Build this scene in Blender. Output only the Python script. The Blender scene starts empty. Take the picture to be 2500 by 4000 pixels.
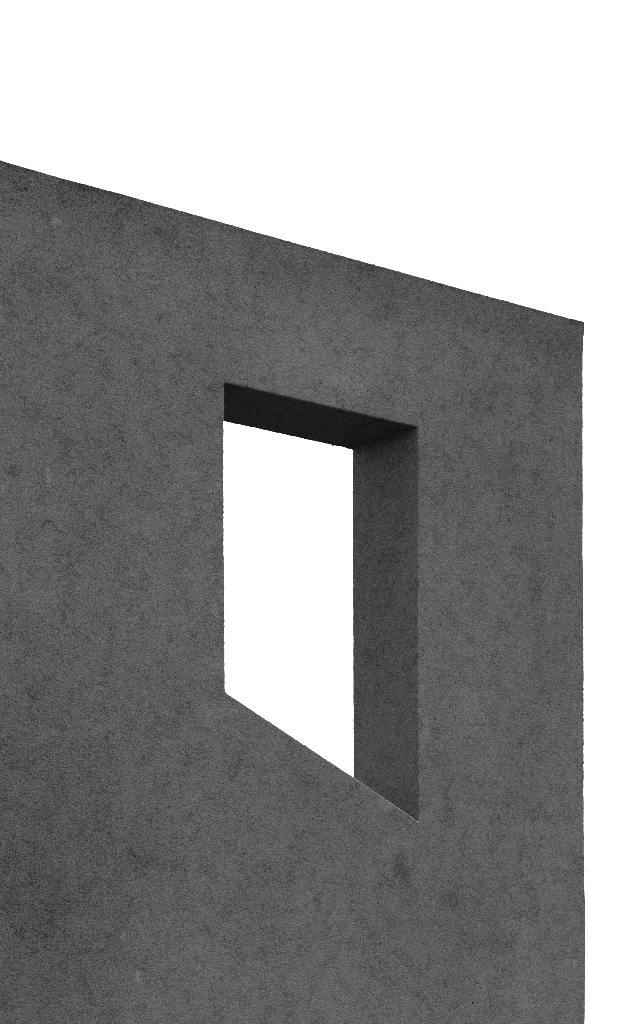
import bpy, math, random
import numpy as np
from mathutils import Vector, noise
from mathutils.geometry import delaunay_2d_cdt

random.seed(4)
scene = bpy.context.scene
COL = scene.collection

# ------------------------------------------------------------------ wall plan (metres)
# wall face lies on y = 0, the wall runs along x, its back is at y = DEPTH
DEPTH = 0.465
EDGE = 0.007          # softness of the plaster arrises
STEP = 0.0035
X_LEFT = -6.2
Z_FOOT = -0.15

TOP = [(-1.5147, 5.2688), (-1.0723, 5.2690), (-0.8233, 5.2657), (-0.5258, 5.2686), (-0.2305, 5.2676),
       (-0.1077, 5.2676), (0.1038, 5.2667), (0.4304, 5.2662), (0.6282, 5.2675), (0.8028, 5.2670),
       (0.9684, 5.2678), (1.1483, 5.2684), (1.3893, 5.2677), (1.5745, 5.2694), (1.908, 5.2699), (2.0701, 5.2735)]
RIGHT = [(2.0709, 5.2328), (2.0659, 5.1959), (2.0612, 5.1257), (2.061, 4.6217), (2.0622, 4.4667),
         (2.0606, 4.1916), (2.0652, 4.061), (2.0655, 3.9892), (2.0668, 3.7863), (2.0676, 3.667),
         (2.0676, 3.3802), (2.0680, 2.9501), (2.0709, 2.6791), (2.0766, 2.5718), (2.0788, 2.3819),
         (2.0759, 2.1283), (2.0743, 1.9944), (2.073, 1.2), (2.074, Z_FOOT)]
# window opening, clockwise seen from the front: lintel, right jamb, sill, left jamb
OPENING = {
    'soffit': [(-0.001, 4.6050), (0.35, 4.6040), (0.70, 4.6034), (1.0490, 4.6030)],
    'right':  [(1.0490, 4.6030), (1.0507, 4.0034), (1.0518, 3.5521), (1.0570, 2.8640)],
    'sill':   [(1.0570, 2.8640), (0.6782, 3.0341), (0.3346, 3.1813), (0.0022, 3.3255)],
    'left':   [(0.0022, 3.3255), (0.0026, 3.4336), (0.0007, 3.7619), (-0.0026, 3.9045),
               (-0.0035, 4.1428), (-0.0037, 4.3864), (-0.001, 4.6050)],
}
# small round holes left in the plaster: x, z, radius
HOLES = [(1.8494, 4.6812, 0.0060), (1.3713, 2.0747, 0.0056), (-0.0638, 4.1333, 0.0034), (0.0301, 2.6914, 0.0034)]


# ------------------------------------------------------------------ helpers
def mesh_obj(name, verts, faces, mat, parent=None, smooth=None):
    me = bpy.data.meshes.new(name)
    me.from_pydata(verts, [], faces)
    if smooth is None:
        smooth = [True] * len(faces)
    me.polygons.foreach_set('use_smooth', smooth)
    me.update()
    me.materials.append(mat)
    ob = bpy.data.objects.new(name, me)
    COL.objects.link(ob)
    ob.parent = parent
    return ob


def resample(pts, step):
    """points every step metres along a polyline, both ends kept"""
    out = []
    for a, b in zip(pts[:-1], pts[1:]):
        a, b = Vector(a), Vector(b)
        n = max(1, int(round((b - a).length / step)))
        out += [a.lerp(b, i / n) for i in range(n)]
    out.append(Vector(pts[-1]))
    return out


def fillet(pts_a, pts_b, r, n=8):
    """trim the end of polyline a and the start of polyline b by r and bridge them with a small curve"""
    corner = pts_a[-1]
    a = [p for p in pts_a if (p - corner).length > r]
    b = [p for p in pts_b if (p - corner).length > r]
    p0, p1 = a[-1], b[0]
    mid = []
    for i in range(1, n):
        t = i / n
        mid.append(p0 * (1 - t) ** 2 + corner * 2 * t * (1 - t) + p1 * t ** 2)
    return a, mid, b


def loop_normals(loop, closed=True):
    n = len(loop)
    out = []
    for i in range(n):
        a = loop[(i - 2) % n] if closed else loop[max(0, i - 2)]
        b = loop[(i + 2) % n] if closed else loop[min(n - 1, i + 2)]
        t = (b - a).normalized()
        out.append(Vector((-t.y, t.x)))
    return out


def rough(x, y, z):
    """height of the hand-thrown plaster, metres"""
    h = 0.0010 * noise.noise(Vector((x, y, z)) * 150.0)
    h += 0.0010 * noise.noise(Vector((x + 7, y, z)) * 62.0)
    h += 0.0013 * noise.noise(Vector((x, y + 3, z)) * 17.0)
    c = noise.noise(Vector((x + 19, y + 5, z - 3)) * 95.0)
    if c > 0.42:
        h += (c - 0.42) * 0.009
    return h


# ------------------------------------------------------------------ materials
def nodes_of(name):
    m = bpy.data.materials.new(name)
    m.use_nodes = True
    nt = m.node_tree
    nt.nodes.clear()
    return m, nt


class NB:
    def __init__(self, nt):
        self.nt = nt

    def n(self, t, **kw):
        nd = self.nt.nodes.new(t)
        for k, v in kw.items():
            setattr(nd, k, v)
        return nd

    def put(self, sock, v):
        if isinstance(v, bpy.types.NodeSocket):
            self.nt.links.new(v, sock)
        else:
            sock.default_value = v

    def math(self, op, a, b=None, c=None, clamp=False):
        nd = self.n('ShaderNodeMath', operation=op, use_clamp=clamp)
        for i, v in enumerate((a, b, c)):
            if v is not None:
                self.put(nd.inputs[i], v)
        return nd.outputs[0]

    def vmath(self, op, a, b=None):
        nd = self.n('ShaderNodeVectorMath', operation=op)
        self.put(nd.inputs[0], a)
        if b is not None:
            self.put(nd.inputs[1], b)
        return nd

    def noise(self, vec, scale, detail=3.0, rough=0.5, dist=0.0, lac=2.0):
        nd = self.n('ShaderNodeTexNoise')
        nd.noise_dimensions = '3D'
        self.put(nd.inputs['Vector'], vec)
        nd.inputs['Scale'].default_value = scale
        nd.inputs['Detail'].default_value = detail
        nd.inputs['Roughness'].default_value = rough
        nd.inputs['Lacunarity'].default_value = lac
        nd.inputs['Distortion'].default_value = dist
        return nd.outputs['Fac'], nd.outputs['Color']

    def remap(self, v, a, b, c, d, smooth=False):
        nd = self.n('ShaderNodeMapRange')
        nd.interpolation_type = 'SMOOTHSTEP' if smooth else 'LINEAR'
        nd.clamp = True
        self.put(nd.inputs[0], v)
        for i, q in enumerate((a, b, c, d)):
            nd.inputs[i + 1].default_value = q
        return nd.outputs[0]


# wear, stains and painted light falloff: x, z, half width, half height, change of tone
SPOTS = [
    (-0.815, 5.085, .026, .018, .42), (-0.855, 4.08, .013, .030, .45), (-0.05, 3.66, .020, .034, .32),
    (-0.43, 2.13, .014, .030, .50), (-0.50, 2.29, .011, .022, .36), (-0.62, 2.245, .034, .014, .26),
    (0.86, 2.93, .05, .030, .32), (1.09, 3.29, .025, .055, .28), (1.84, 3.86, .014, .028, .26),
    (2.00, 3.47, .014, .022, .26), (2.01, 2.28, .020, .032, .30), (0.06, 3.25, .007, .012, .45),
    (0.95, 2.665, .052, .070, -.36), (0.985, 2.60, .03, .05, -.18), (1.26, 2.52, .080, .060, -.20), (0.90, 5.10, .060, .035, -.20),
    (-0.33, 5.15, .030, .018, -.28), (-1.02, 4.07, .040, .030, -.28), (0.45, 2.98, .07, .04, -.14),
    (1.75, 4.00, .040, .060, -.14), (0.66, 4.72, .12, .05, .14), (1.55, 2.35, .14, .06, -.14),
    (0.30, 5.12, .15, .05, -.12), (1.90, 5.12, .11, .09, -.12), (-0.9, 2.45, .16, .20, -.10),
    (-1.20, 2.45, .75, 1.0, -.20), (1.95, 5.05, .40, .22, -.14), (-0.9, 5.20, .55, .16, -.14),  # broad vignette darkening painted into the plaster colour
    (0.50, 4.74, .42, .16, .16), (-.20, 3.7, .24, .5, .08), (1.35, 3.9, .25, .5, .07),  # paler halo of light painted round the opening
]


def plaster_material():
    m, nt = nodes_of('dark_plaster')
    b = NB(nt)
    out = b.n('ShaderNodeOutputMaterial')
    bs = b.n('ShaderNodeBsdfPrincipled')
    nt.links.new(bs.outputs[0], out.inputs[0])
    P = b.n('ShaderNodeTexCoord').outputs['Object']

    def add3(*v):
        r = v[0]
        for q in v[1:]:
            r = b.math('ADD', r, q)
        return r

    # trowelled domain: strokes bend and wander
    wf, wc = b.noise(P, 5.0, 3, .55)
    off = b.vmath('SCALE', b.vmath('SUBTRACT', wc, (.5, .5, .5)).outputs[0])
    off.inputs['Scale'].default_value = 0.10
    PW = b.vmath('ADD', P, off.outputs[0]).outputs[0]
    PS = b.vmath('MULTIPLY', PW, (1.0, 1.0, 1.25)).outputs[0]

    grain, _ = b.noise(P, 185, 3, .75)              # sand grain
    nub, _ = b.noise(PS, 120, 3, .62, .4)          # nubbly skin
    clump, _ = b.noise(PS, 42, 4, .6, .6)          # hand-sized texture
    ridge, _ = b.noise(PS, 34, 3, .6, 1.2)         # torn trowel lines
    rl = b.remap(b.math('ABSOLUTE', b.math('SUBTRACT', ridge, .5)), .0, .022, 1, 0)
    mask, _ = b.noise(P, 11, 4, .65)
    rl = b.math('MULTIPLY', rl, b.remap(mask, .46, .60, 0, 1, True))
    pit = b.remap(nub, .30, .43, 1, 0, True)       # little open pits

    patch, _ = b.noise(P, 2.6, 5, .62, .5)         # cloudy patches of the coat
    wide, _ = b.noise(b.vmath('ADD', P, (3.1, 0, 1.7)).outputs[0], .75, 3, .5)
    streakP = b.vmath('MULTIPLY', PW, (1.0, 1.0, .16)).outputs[0]
    streak, _ = b.noise(streakP, 9.0, 4, .6)       # runs of rain water

    tone = add3(b.remap(nub, .25, .75, -.30, .30), b.remap(grain, .30, .70, -.80, .80),
                b.remap(clump, .25, .75, -.15, .15), b.remap(patch, .28, .72, -.10, .10),
                b.remap(wide, .3, .7, -.10, .10), b.remap(streak, .3, .7, -.04, .04))
    tone = b.math('SUBTRACT', tone, b.math('MULTIPLY', rl, .28))
    tone = b.math('SUBTRACT', tone, b.math('MULTIPLY', pit, .24))

    # coarse torn flecks, in drifts
    fleck, _ = b.noise(PS, 78, 3, .7, .8)
    drift, _ = b.noise(P, 5.5, 4, .6)
    fl = b.math('MULTIPLY', b.remap(fleck, .36, .46, 1, 0, True), b.remap(drift, .42, .58, .25, 1, True))
    tone = b.math('SUBTRACT', tone, b.math('MULTIPLY', fl, .24))
    # scratches of the float, running two ways
    for rot, off_, sc in ((.6, 1.3, 30.0), (-.35, 6.1, 26.0)):
        vr = b.n('ShaderNodeVectorRotate', rotation_type='Y_AXIS')
        nt.links.new(PW, vr.inputs['Vector'])
        vr.inputs['Angle'].default_value = rot
        sv = b.vmath('MULTIPLY', vr.outputs[0], (1.0, 1.0, 4.5)).outputs[0]
        sn, _ = b.noise(sv, sc, 3, .65, .3)
        sm, _ = b.noise(b.vmath('ADD', P, (off_, 0, off_)).outputs[0], 4.0, 4, .65)
        sl = b.math('MULTIPLY', b.remap(sn, .36, .44, 1, 0), b.remap(sm, .48, .60, 0, 1, True))
        tone = b.math('SUBTRACT', tone, b.math('MULTIPLY', sl, .30))
    # pale grit showing through
    chip, _ = b.noise(b.vmath('ADD', P, (5, 2, 1)).outputs[0], 165, 1, .5)
    tone = b.math('ADD', tone, b.math('MULTIPLY', b.remap(chip, .66, .74, 0, 1), .45))
    # arris tones: skylight catch painted pale round the opening, outer edges darker
    arris_tone = b.n('ShaderNodeAttribute', attribute_name='arris_tone').outputs['Fac']
    wn, _ = b.noise(P, 30, 3, .6)
    tone = b.math('ADD', tone, b.math('MULTIPLY', arris_tone, b.remap(wn, .35, .6, .05, .55)))

    # wear, stains and the painted vignette, each with a ragged outline
    rag, ragc = b.noise(P, 26, 4, .65)
    ro = b.vmath('SCALE', b.vmath('SUBTRACT', ragc, (.5, .5, .5)).outputs[0])
    ro.inputs['Scale'].default_value = 0.04
    PR = b.vmath('ADD', P, ro.outputs[0]).outputs[0]
    wanf, wanc = b.noise(P, 3.2, 5, .65)
    wo_ = b.vmath('SCALE', b.vmath('SUBTRACT', wanc, (.5, .5, .5)).outputs[0])
    wo_.inputs['Scale'].default_value = 0.55
    PWD = b.vmath('ADD', P, wo_.outputs[0]).outputs[0]
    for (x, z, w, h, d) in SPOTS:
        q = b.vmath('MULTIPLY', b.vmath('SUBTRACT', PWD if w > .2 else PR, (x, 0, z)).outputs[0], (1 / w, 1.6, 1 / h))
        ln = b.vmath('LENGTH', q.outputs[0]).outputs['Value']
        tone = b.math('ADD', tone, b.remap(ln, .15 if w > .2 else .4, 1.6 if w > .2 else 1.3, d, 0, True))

    # darkens towards the wall head, with a streaky lower edge
    sep = b.n('ShaderNodeSeparateXYZ')
    nt.links.new(P, sep.inputs[0])
    head = b.remap(b.math('ADD', sep.outputs['Z'], b.math('MULTIPLY', streak, .35)), 5.15, 5.42, 0, -.22, True)
    tone = b.math('ADD', tone, head)
    lip = b.remap(b.math('ADD', sep.outputs['Z'], b.math('MULTIPLY', streak, .10)), 5.285, 5.322, 0, -.26, True)
    tone = b.math('ADD', tone, lip)

    alb = b.math('MULTIPLY', b.math('ADD', tone, 1.0), ALBEDO)
    alb = b.math('MAXIMUM', alb, .006)
    comb = b.n('ShaderNodeCombineColor')
    for i in range(3):
        nt.links.new(alb, comb.inputs[i])
    nt.links.new(comb.outputs[0], bs.inputs['Base Color'])
    bs.inputs['Roughness'].default_value = .93
    bs.inputs['Specular IOR Level'].default_value = .02

    hgt = add3(b.math('MULTIPLY', grain, .0034), b.math('MULTIPLY', nub, .0055), b.math('MULTIPLY', clump, .0045))
    hgt = b.math('SUBTRACT', hgt, b.math('MULTIPLY', rl, .0022))
    bump = b.n('ShaderNodeBump')
    bump.inputs['Strength'].default_value = 1.0
    bump.inputs['Distance'].default_value = 1.0
    nt.links.new(hgt, bump.inputs['Height'])
    nt.links.new(bump.outputs[0], bs.inputs['Normal'])
    return m


def simple_material(name, base, var, scale, rough_):
    m, nt = nodes_of(name)
    b = NB(nt)
    out = b.n('ShaderNodeOutputMaterial')
    bs = b.n('ShaderNodeBsdfPrincipled')
    nt.links.new(bs.outputs[0], out.inputs[0])
    P = b.n('ShaderNodeTexCoord').outputs['Object']
    f1, _ = b.noise(P, scale, 6, .6)
    f2, _ = b.noise(P, scale * 40, 3, .6)
    t = b.math('ADD', b.remap(f1, .3, .7, -var, var), b.remap(f2, .3, .7, -var, var))
    a = b.math('MULTIPLY', b.math('ADD', t, 1.0), base)
    comb = b.n('ShaderNodeCombineColor')
    for i in range(3):
        nt.links.new(a, comb.inputs[i])
    nt.links.new(comb.outputs[0], bs.inputs['Base Color'])
    bs.inputs['Roughness'].default_value = rough_
    bump = b.n('ShaderNodeBump')
    bump.inputs['Distance'].default_value = .01
    nt.links.new(f2, bump.inputs['Height'])
    nt.links.new(bump.outputs[0], bs.inputs['Normal'])
    return m


ALBEDO = 0.070
GROUND = 0.02
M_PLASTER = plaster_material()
M_GROUND = simple_material('asphalt', GROUND, .25, 1.2, .9)
M_HOLE = simple_material('hole_dark', 0.012, .2, 60, .95)

# ------------------------------------------------------------------ wall outline loops
top = resample([(X_LEFT + .0, 5.268), (-3.4, 5.268)], .05)[:-1] + resample([(-3.4, 5.268)] + TOP, STEP)
right = resample([TOP[-1]] + RIGHT[:-2], STEP)[:-1] + resample(RIGHT[-3:], .01)[0:]
foot = resample([RIGHT[-1], (X_LEFT, Z_FOOT)], .10)
left = resample([(X_LEFT, Z_FOOT), (X_LEFT, 5.268)], .05)
R0 = .010
a1, m1, b1 = fillet(top, right, R0, 8)
b1, m2, c1 = fillet(b1, foot, R0 * 2, 6)
c1, m3, d1 = fillet(c1, left, R0 * 6, 6)
d1, m4, a1 = fillet(d1, a1, R0 * 6, 6)
OUTER = a1 + m1 + b1 + m2 + c1 + m3 + d1 + m4      # clockwise from the front, solid on the right-hand side

seg = {k: resample(v, STEP) for k, v in OPENING.items()}
s_, f1, r_ = fillet(seg['soffit'], seg['right'], .006, 5)
r_, f2, i_ = fillet(r_, seg['sill'], .009, 6)
i_, f3, l_ = fillet(i_, seg['left'], .017, 12)
l_, f4, s_ = fillet(l_, s_, .008, 5)
HOLE_LOOP = s_ + f1 + r_ + f2 + i_ + f3 + l_ + f4
SIDE = (['soffit'] * (len(s_) + 2) + ['right'] * (len(f1) - 2 + len(r_) + len(f2) // 2)
        + ['sill'] * (len(f2) - len(f2) // 2 + len(i_) + len(f3) // 2)
        + ['left'] * (len(f3) - len(f3) // 2 + len(l_) + len(f4)))
SIDE = SIDE[:len(HOLE_LOOP)]


def area(l):
    return sum(p.x * q.y - q.x * p.y for p, q in zip(l, l[1:] + l[:1])) / 2


# rows of the profile: (inset into the solid, depth y)
ARC = 5
rows = [(EDGE * (1 - math.sin(t)), EDGE * (1 - math.cos(t))) for t in [math.pi / 2 * i / ARC for i in range(ARC + 1)]]
mid_n = 44
rows_mid = [(0.0, EDGE + (DEPTH - 2 * EDGE) * i / mid_n) for i in range(1, mid_n)]
rows_back = [(o, DEPTH - y) for o, y in rows[::-1]]
ROWS = rows + rows_mid + rows_back
NR = len(ROWS)


def ring(loop, into_solid):
    """grid of points [row][i] sweeping the loop from the front face to the back face"""
    nrm = [n * into_solid for n in loop_normals(loop)]
    grid = []
    for k, (o, y) in enumerate(ROWS):
        fade = 0.0 if k in (0, NR - 1) else 1.0
        row = []
        for p, n in zip(loop, nrm):
            h = rough(p.x, y, p.y) * fade
            row.append((p.x + n.x * (o - h), y, p.y + n.y * (o - h)))
        grid.append(row)
    return grid


sgn = 1.0 if area(OUTER) > 0 else -1.0          # left normal points inside for counter-clockwise loops
G_OUT = ring(OUTER, sgn)
sgn_h = 1.0 if area(HOLE_LOOP) > 0 else -1.0
G_HOLE = ring(HOLE_LOOP, -sgn_h)                 # solid lies outside the opening


def circle(x, z, r, n=14):
    return [Vector((x + r * math.cos(2 * math.pi * i / n) * (1 + .12 * math.sin(3 * i)),
                    z + r * math.sin(2 * math.pi * i / n))) for i in range(n)]


PITS = [circle(*h) for h in HOLES]


def inside(px, pz, loop):
    xs = np.array([p.x for p in loop]); zs = np.array([p.y for p in loop])
    x2, z2 = np.roll(xs, -1), np.roll(zs, -1)
    c = np.zeros(len(px), bool)
    for i in range(len(xs)):
        cond = (zs[i] > pz) != (z2[i] > pz)
        if not cond.any():
            continue
        xi = (x2[i] - xs[i]) * (pz - zs[i]) / ((z2[i] - zs[i]) or 1e-12) + xs[i]
        c ^= cond & (px < xi)
    return c


def face_tris(loops):
    """triangulate loops[0] minus the others; returns 2D points and triangles"""
    pts, edges = [], []
    for l in loops:
        b0 = len(pts)
        pts += [Vector((p.x, p.y)) for p in l]
        edges += [(b0 + i, b0 + (i + 1) % len(l)) for i in range(len(l))]
    v, e, f, *_ = delaunay_2d_cdt(pts, edges, [], 0, 1e-7)
    cx = np.array([sum(v[i].x for i in t) / 3 for t in f]); cz = np.array([sum(v[i].y for i in t) / 3 for t in f])
    keep = inside(cx, cz, loops[0])
    for l in loops[1:]:
        keep &= ~inside(cx, cz, l)
    return v, [t for t, k in zip(f, keep) if k]


def to2(row):
    return [Vector((p[0], p[2])) for p in row]


# ------------------------------------------------------------------ the wall
wall = bpy.data.objects.new('plaster_wall', None)
wall.empty_display_size = .5
COL.objects.link(wall)
wall['label'] = 'tall dark grey plaster wall pierced by a deep window opening with a slanting sill'
wall['category'] = 'wall'
wall['kind'] = 'thing'

V, F, S = [], [], []
# front and back faces
fv, ff = face_tris([to2(G_OUT[0]), to2(G_HOLE[0])] + PITS)
b0 = len(V)
V += [(p.x, 0.0, p.y) for p in fv]
for t in ff:
    a, b, c = t
    ccw = (fv[b].x - fv[a].x) * (fv[c].y - fv[a].y) - (fv[c].x - fv[a].x) * (fv[b].y - fv[a].y) > 0
    F.append(tuple(b0 + i for i in ((a, b, c) if ccw else (a, c, b)))); S.append(False)   # seen from -y
bv, bf = face_tris([to2(G_OUT[-1]), to2(G_HOLE[-1])])
b0 = len(V)
V += [(p.x, DEPTH, p.y) for p in bv]
for t in bf:
    a, b, c = t
    ccw = (bv[b].x - bv[a].x) * (bv[c].y - bv[a].y) - (bv[c].x - bv[a].x) * (bv[b].y - bv[a].y) > 0
    F.append(tuple(b0 + i for i in ((a, c, b) if ccw else (a, b, c)))); S.append(False)


def strip(grid, k0, k1, i0, i1, closed, flip, V, F, S):
    n = len(grid[0])
    w = (n if closed else i1 - i0 + 1)
    base = len(V)
    for k in range(k0, k1 + 1):
        for j in range(w):
            V.append(grid[k][(i0 + j) % n])
    for k in range(k1 - k0):
        for j in range(w if closed else w - 1):
            j2 = (j + 1) % w
            q = (base + k * w + j, base + k * w + j2, base + (k + 1) * w + j2, base + (k + 1) * w + j)
            F.append(q[::-1] if flip else q); S.append(True)


OUTER_BASE = len(V)
strip(G_OUT, 0, NR - 1, 0, 0, True, sgn > 0, V, F, S)
HOLE_BASE = len(V)
strip(G_HOLE, 0, ARC, 0, 0, True, sgn_h < 0, V, F, S)
strip(G_HOLE, NR - 1 - ARC, NR - 1, 0, 0, True, sgn_h < 0, V, F, S)
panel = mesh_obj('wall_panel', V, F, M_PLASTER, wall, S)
at = panel.data.attributes.new('arris_tone', 'FLOAT', 'POINT')
wv = np.zeros(len(V), np.float32)
nh = len(HOLE_LOOP)
for k in range(ARC + 1):  # skylight on the rounded jamb and sill arrises, put into the tone
    for j, p in enumerate(HOLE_LOOP):
        if SIDE[j] == 'right':
            wv[HOLE_BASE + k * nh + j] = max(0.0, min(1.0, (4.35 - p.y) / .5))
        elif SIDE[j] == 'sill':
            wv[HOLE_BASE + k * nh + j] = .25 + .75 * max(0.0, min(1.0, (p.x - .3) / .4))
no = len(OUTER)
for k in range(1, ARC + 3):  # outer arrises set darker
    wv[OUTER_BASE + k * no:OUTER_BASE + (k + 1) * no] = -.75
at.data.foreach_set('value', wv)

# the four sides of the opening, one mesh each
n_h = len(HOLE_LOOP)
for key, nm in (('soffit', 'soffit'), ('right', 'jamb'), ('left', 'jamb'), ('sill', 'sill')):
    idx = [i for i in range(n_h) if SIDE[i] == key]
    V, F, S = [], [], []
    strip(G_HOLE, ARC, NR - 1 - ARC, idx[0], idx[-1] + 1, False, sgn_h < 0, V, F, S)
    mesh_obj(nm, V, F, M_PLASTER, wall, S)

# fixing holes: a short tapering bore behind each rim
for (x, z, r), l in zip(HOLES, PITS):
    n = len(l)
    V = [(p.x, 0.0, p.y) for p in l] + [(x + (p.x - x) * .97, .030, z + (p.y - z) * .97) for p in l]
    V += [(x + (p.x - x) * .8, .075, z + (p.y - z) * .6) for p in l] + [(x, .085, z)]
    F = []
    for k in range(2):
        for i in range(n):
            j = (i + 1) % n
            F.append((k * n + i, k * n + j, (k + 1) * n + j, (k + 1) * n + i))
    F += [(2 * n + i, 2 * n + (i + 1) % n, 3 * n) for i in range(n)]
    mesh_obj('fixing_hole', V, F, M_HOLE, wall)

# ------------------------------------------------------------------ ground
rings = [0, 3, 6, 10, 16, 26, 45, 80, 150, 320, 800, 2500]
V, F, n = [(0, 0, 0)], [], 48
for k, r in enumerate(rings[1:]):
    for i in range(n):
        t = 2 * math.pi * i / n
        x, y = r * math.cos(t), r * math.sin(t)
        z = 0.02 * noise.noise(Vector((x * .3, y * .3, 0))) if r < 60 else 0
        V.append((x, y, z))
for i in range(n):
    F.append((0, 1 + i, 1 + (i + 1) % n))
for k in range(len(rings) - 2):
    for i in range(n):
        j = (i + 1) % n
        a = 1 + k * n
        F.append((a + i, a + n + i, a + n + j, a + j))
ground = mesh_obj('ground', V, F, M_GROUND)
ground['kind'] = 'structure'

# ------------------------------------------------------------------ daylight
SUN_EL, SUN_AZ = 70.0, -8.0        # azimuth from +x towards +y: high, over the camera's right shoulder
az = math.radians(SUN_AZ)
world = bpy.data.worlds.new('World')
scene.world = world
world.use_nodes = True
nt = world.node_tree
nt.nodes.clear()
wo = nt.nodes.new('ShaderNodeOutputWorld')
bg = nt.nodes.new('ShaderNodeBackground')
sky = nt.nodes.new('ShaderNodeTexSky')
sky.sky_type = 'NISHITA'
sky.sun_disc = False
sky.sun_elevation = math.radians(SUN_EL)
sky.sun_rotation = math.radians(90.0 - SUN_AZ)
sky.air_density = 1.0
sky.dust_density = 1.5
sky.ozone_density = 1.0
bw = nt.nodes.new('ShaderNodeRGBToBW')
nt.links.new(sky.outputs[0], bw.inputs[0])
nt.links.new(bw.outputs[0], bg.inputs['Color'])
bg.inputs['Strength'].default_value = .10
nt.links.new(bg.outputs[0], wo.inputs[0])

sun = bpy.data.lights.new('sun', 'SUN')
sun.energy = 0.7
sun.angle = math.radians(10)
sun.color = (1, 1, 1)
so = bpy.data.objects.new('sun', sun)
COL.objects.link(so)
d = Vector((math.cos(az) * math.cos(math.radians(SUN_EL)), math.sin(az) * math.cos(math.radians(SUN_EL)), math.sin(math.radians(SUN_EL))))
so.rotation_euler = d.to_track_quat('Z', 'Y').to_euler()
so.location = d * 30

# ------------------------------------------------------------------ camera: level, with a rising front
cam = bpy.data.cameras.new('camera')
cam.sensor_fit = 'AUTO'
cam.sensor_width = 36
cam.lens = 85.0
cam.shift_y = 0.5825
cam.clip_start = .1
cam.clip_end = 6000
co = bpy.data.objects.new('camera', cam)
COL.objects.link(co)
co.location = (-5.8641, -8.1196, 1.6)
co.rotation_euler = (math.radians(90), 0, -math.radians(38.087))
scene.camera = co

# ------------------------------------------------------------------ render settings
scene.view_settings.view_transform = 'Standard'
scene.view_settings.look = 'None'
scene.view_settings.exposure = 3.3
scene.view_settings.gamma = 1.0
scene.render.engine = 'CYCLES'
scene.cycles.use_denoising = False
scene.cycles.filter_width = 1.0
scene.cycles.max_bounces = 8
scene.cycles.diffuse_bounces = 6
